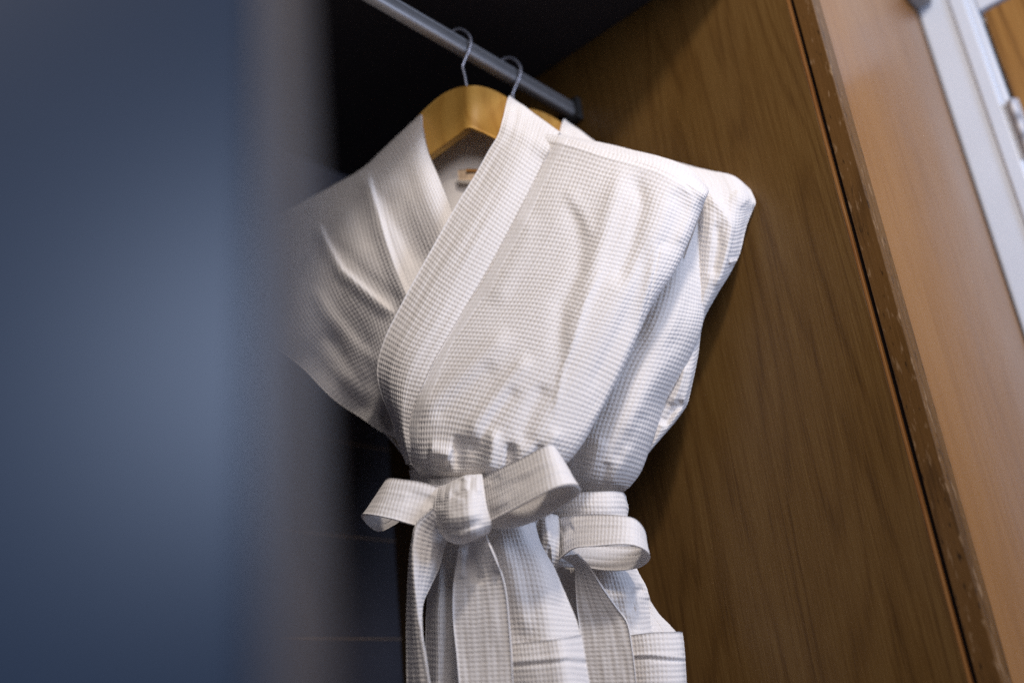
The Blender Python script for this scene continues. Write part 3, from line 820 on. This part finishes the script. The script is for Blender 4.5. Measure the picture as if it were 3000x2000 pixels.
SKIRT2_FOLDS = [
 ([(1890, 1715), (1860, 1740), (1850, 1800)], -.006, 12, 12, .2),
 ([(1880, 1690), (1905, 1760)], .003, 14, 14, .2),
 ([(1660, 1660), (1655, 1760), (1670, 1880)], -.010, 18, 18, .15),
 ([(1640, 1650), (1690, 1700)], .006, 12, 12, .2),
]
R2_BACKSKIRT = [      # rear layer showing to the right above the pocket
 [(1800, 1690, -.030), (1850, 1700, -.028), (1895, 1740, -.034)],
 [(1805, 1770, -.028), (1870, 1775, -.022), (1930, 1795, -.034)],
 [(1810, 1830, -.026), (1890, 1830, -.016), (1966, 1832, -.034)],
 [(1815, 1880, -.024), (1900, 1880, -.012), (1990, 1872, -.034)],
 [(1820, 2000, -.024), (1905, 2000, -.012), (2002, 2000, -.034)],
 [(1825, 2120, -.024), (1910, 2120, -.012), (2008, 2120, -.034)],
]
POCKET2 = [
 [(1838, 1860, .034), (1890, 1854, .038), (1945, 1850, .034), (1985, 1848, .022), (2000, 1850, .0)],
 [(1842, 1900, .034), (1894, 1896, .040), (1950, 1893, .036), (1992, 1892, .022), (2006, 1893, .0)],
 [(1848, 1960, .034), (1900, 1958, .040), (1956, 1956, .036), (1997, 1955, .022), (2010, 1955, .0)],
 [(1860, 2110, .034), (1912, 2110, .040), (1966, 2110, .036), (2004, 2110, .022), (2014, 2110, .0)],
]
POCKET2_FOLDS = [([(1838, 1928), (1900, 1928), (1960, 1932), (2010, 1934)], -.0026, 5, 5, 0),
                 ([(1838, 1918), (1900, 1918), (1960, 1922), (2010, 1924)], .0018, 7, 7, 0)]
BELT2_BAND = [[(1600, 1446, .020), (1650, 1442, .036), (1700, 1440, .044), (1750, 1439, .044), (1795, 1438, .034), (1824, 1441, .012), (1834, 1452, -.012)],
              [(1602, 1484, .022), (1652, 1480, .040), (1702, 1480, .048), (1752, 1480, .048), (1800, 1480, .038), (1832, 1482, .014), (1840, 1488, -.012)],
              [(1606, 1530, .020), (1655, 1528, .038), (1704, 1528, .046), (1754, 1528, .046), (1802, 1528, .036), (1832, 1526, .014), (1838, 1524, -.012)]]
LOOP2R = [
 ((1612, 1524, .052), (1622, 1650, .050)), ((1680, 1508, .066), (1678, 1607, .078)), ((1750, 1506, .080), (1745, 1598, .094)),
 ((1820, 1510, .086), (1815, 1592, .100)), ((1862, 1521, .080), (1862, 1597, .094)), ((1888, 1552, .064), (1896, 1616, .074)),
 ((1892, 1590, .046), (1903, 1640, .052)), ((1862, 1600, .034), (1868, 1664, .040)), ((1785, 1600, .030), (1785, 1671, .038)),
 ((1705, 1595, .034), (1702, 1664, .040)), ((1622, 1600, .044), (1628, 1660, .044))]
LOOP2R_FOLDS = [([(1640, 1560), (1680, 1540)], -.004, 14, 14, .2)]
KNOT2 = [
 [(1560, 1500, .030), (1596, 1500, .036), (1630, 1506, .030)],
 [(1556, 1510, .060), (1598, 1508, .070), (1638, 1516, .056)],
 [(1556, 1560, .072), (1600, 1560, .084), (1640, 1570, .066)],
 [(1560, 1620, .072), (1602, 1624, .082), (1638, 1634, .066)],
 [(1572, 1660, .060), (1606, 1668, .066), (1632, 1672, .054)],
 [(1580, 1664, .036), (1608, 1670, .038), (1626, 1672, .034)],
]
TAIL2 = [
 ((1640, 1630, .050), (1690, 1622, .056)), ((1682, 1660, .046), (1730, 1668, .056)), ((1686, 1710, .042), (1766, 1722, .052)),
 ((1690, 1770, .040), (1803, 1775, .050)), ((1697, 1830, .038), (1836, 1822, .048)), ((1706, 1900, .038), (1850, 1895, .048)),
 ((1720, 1990, .038), (1862, 1990, .048)), ((1738, 2120, .038), (1880, 2120, .048))]

def build_robe(n, Q, D, label, belt_label):
    base = np.array([Q[0], Q[1], 0.55])
    r = empty('bathrobe', tuple(base))
    tag(r, label, 'bathrobe', 'white waffle robes in the wardrobe')
    b = empty('robe_belt', tuple(base + NRM * 0.05 + np.array([0, 0, .5])))
    tag(b, belt_label, 'belt', 'belts tied round the robes')
    bp_ = [list(r_) for r_ in BACKP]
    if n == 2:                                  # keep the back inside the sleeve outline
        for r_ in bp_:
            for c_ in (5, 6, 7, 8):
                p_ = r_[c_]
                r_[c_] = (p_[0] - (c_ - 4) * 32, p_[1] + 6, p_[2])
    sheet('back_panel', bp_, Q, CLOTH, r, waffle=.0008, sub=2, duv=D, wrinkle=.002, seed=31)
    if n == 1:
        sheet('right_front', CHEST, Q, CLOTH, r, folds=CHEST_FOLDS, fk=0.42, seed=21, wrinkle=.0006, flats=[(SEAM, 3, 30)])
        cu, cv, chh = REC['right_front']
        for row in COLLAR[2:]:            # the band is sewn to the chest along its outer seam
            a_, m_, o_ = row
            i_ = np.argmin((cu - o_[0]) ** 2 + (cv - o_[1]) ** 2)
            im = np.argmin((cu - m_[0]) ** 2 + (cv - m_[1]) ** 2)
            ho = float(chh.flat[i_]) + .0012
            row[2] = (o_[0], o_[1], ho)
            row[1] = (m_[0], m_[1], max(m_[2] - .004, ho - .004, float(chh.flat[im]) + .0045 if (cu.flat[im] - m_[0]) ** 2 + (cv.flat[im] - m_[1]) ** 2 < 100 else -1))
    sheet('collar_band', COLLAR, Q, CLOTH, r, closed=True, thick=.003, duv=(D[0] + 14, D[1] - 16) if n == 2 else D, seed=5, hem=(0, 0, 0, 0.5), wrinkle=.0004)
    sheet('left_front', LEFT, Q, CLOTH, r, folds=LEFT_FOLDS, fk=0.4, flip=True, duv=D, seed=11, wrinkle=.0010)
    if n == 1:
        sheet('skirt', SKIRT1, Q, CLOTH, r, folds=SKIRT1_FOLDS, seed=41, wrinkle=.0012)
        sheet('pocket', POCKET1, Q, CLOTH, r, folds=POCKET_FOLDS, seed=43)
        sheet('waist_band', BELT1_BAND, Q, CLOTH, b, seed=51, folds=[([(1255, 1370), (1262, 1430)], .004, 10, 10, .2)])
        ribbon('loop', LOOP1R, Q, CLOTH, b, seed=53, flip=True, folds=LOOP1R_FOLDS)
        ribbon('loop', LOOP1L, Q, CLOTH, b, seed=55, folds=LOOP1L_FOLDS)
        sheet('tail', TAIL1L, Q, CLOTH, b, seed=57, swap=True, closed=True, thick=.0022, wrinkle=.0004)
        ribbon('tail', TAIL1C, Q, CLOTH, b, seed=59, folds=TAIL1C_FOLDS)
        sheet('knot', KNOT1, Q, CLOTH, b, folds=KNOT1_FOLDS, seed=61, wrinkle=.0008, swap=True, waffle=.0011)
        lab = sheet('neck_label', [[(1341, 498, -.037), (1372, 496, -.034), (1408, 497, -.034)], [(1342, 512, -.037), (1372, 511, -.034), (1408, 513, -.034)], [(1344, 528, -.038), (1372, 527, -.035), (1408, 528, -.035)]],
                    Q, TAGM, r, waffle=0, sub=2, thick=.001)
        sheet('label_stripe', [[(1366, 494, -.031), (1412, 496, -.032)], [(1366, 502, -.031), (1412, 504, -.032)]], Q, TAGD, lab, waffle=0, sub=2, thick=.0006, cell=(.002, .002))
    else:
        sheet('right_front', R2_FRONT, Q, CLOTH, r, folds=R2_FOLDS, fk=0.42, seed=71, wrinkle=.0006)
        sheet('sleeve', R2_SLEEVE, Q, CLOTH, r, folds=R2_SLEEVE_FOLDS, fk=.8, seed=73, wrinkle=.0006)
        sheet('skirt', SKIRT2, Q, CLOTH, r, folds=SKIRT2_FOLDS, seed=75, wrinkle=.0012)
        sheet('back_skirt', R2_BACKSKIRT, Q, CLOTH, r, seed=77, wrinkle=.001)
        sheet('pocket', POCKET2, Q, CLOTH, r, folds=POCKET2_FOLDS, seed=79)
        sheet('waist_band', BELT2_BAND, Q, CLOTH, b, seed=81)
        ribbon('loop', LOOP2R, Q, CLOTH, b, seed=83, folds=LOOP2R_FOLDS, flip=True)
        sheet('knot', KNOT2, Q, CLOTH, b, seed=85, wrinkle=.0016, swap=True)
        ribbon('tail', TAIL2, Q, CLOTH, b, seed=87)

build_robe(1, Q1, (0, 0), 'front white waffle-weave bathrobe with crossed collar and gathered waist', 'white waffle belt tied in a two-looped bow on the front robe')
build_robe(2, Q2, D2, 'rear white waffle-weave bathrobe, half hidden, nearer the oak side panel', 'white waffle belt with one visible loop on the rear robe')
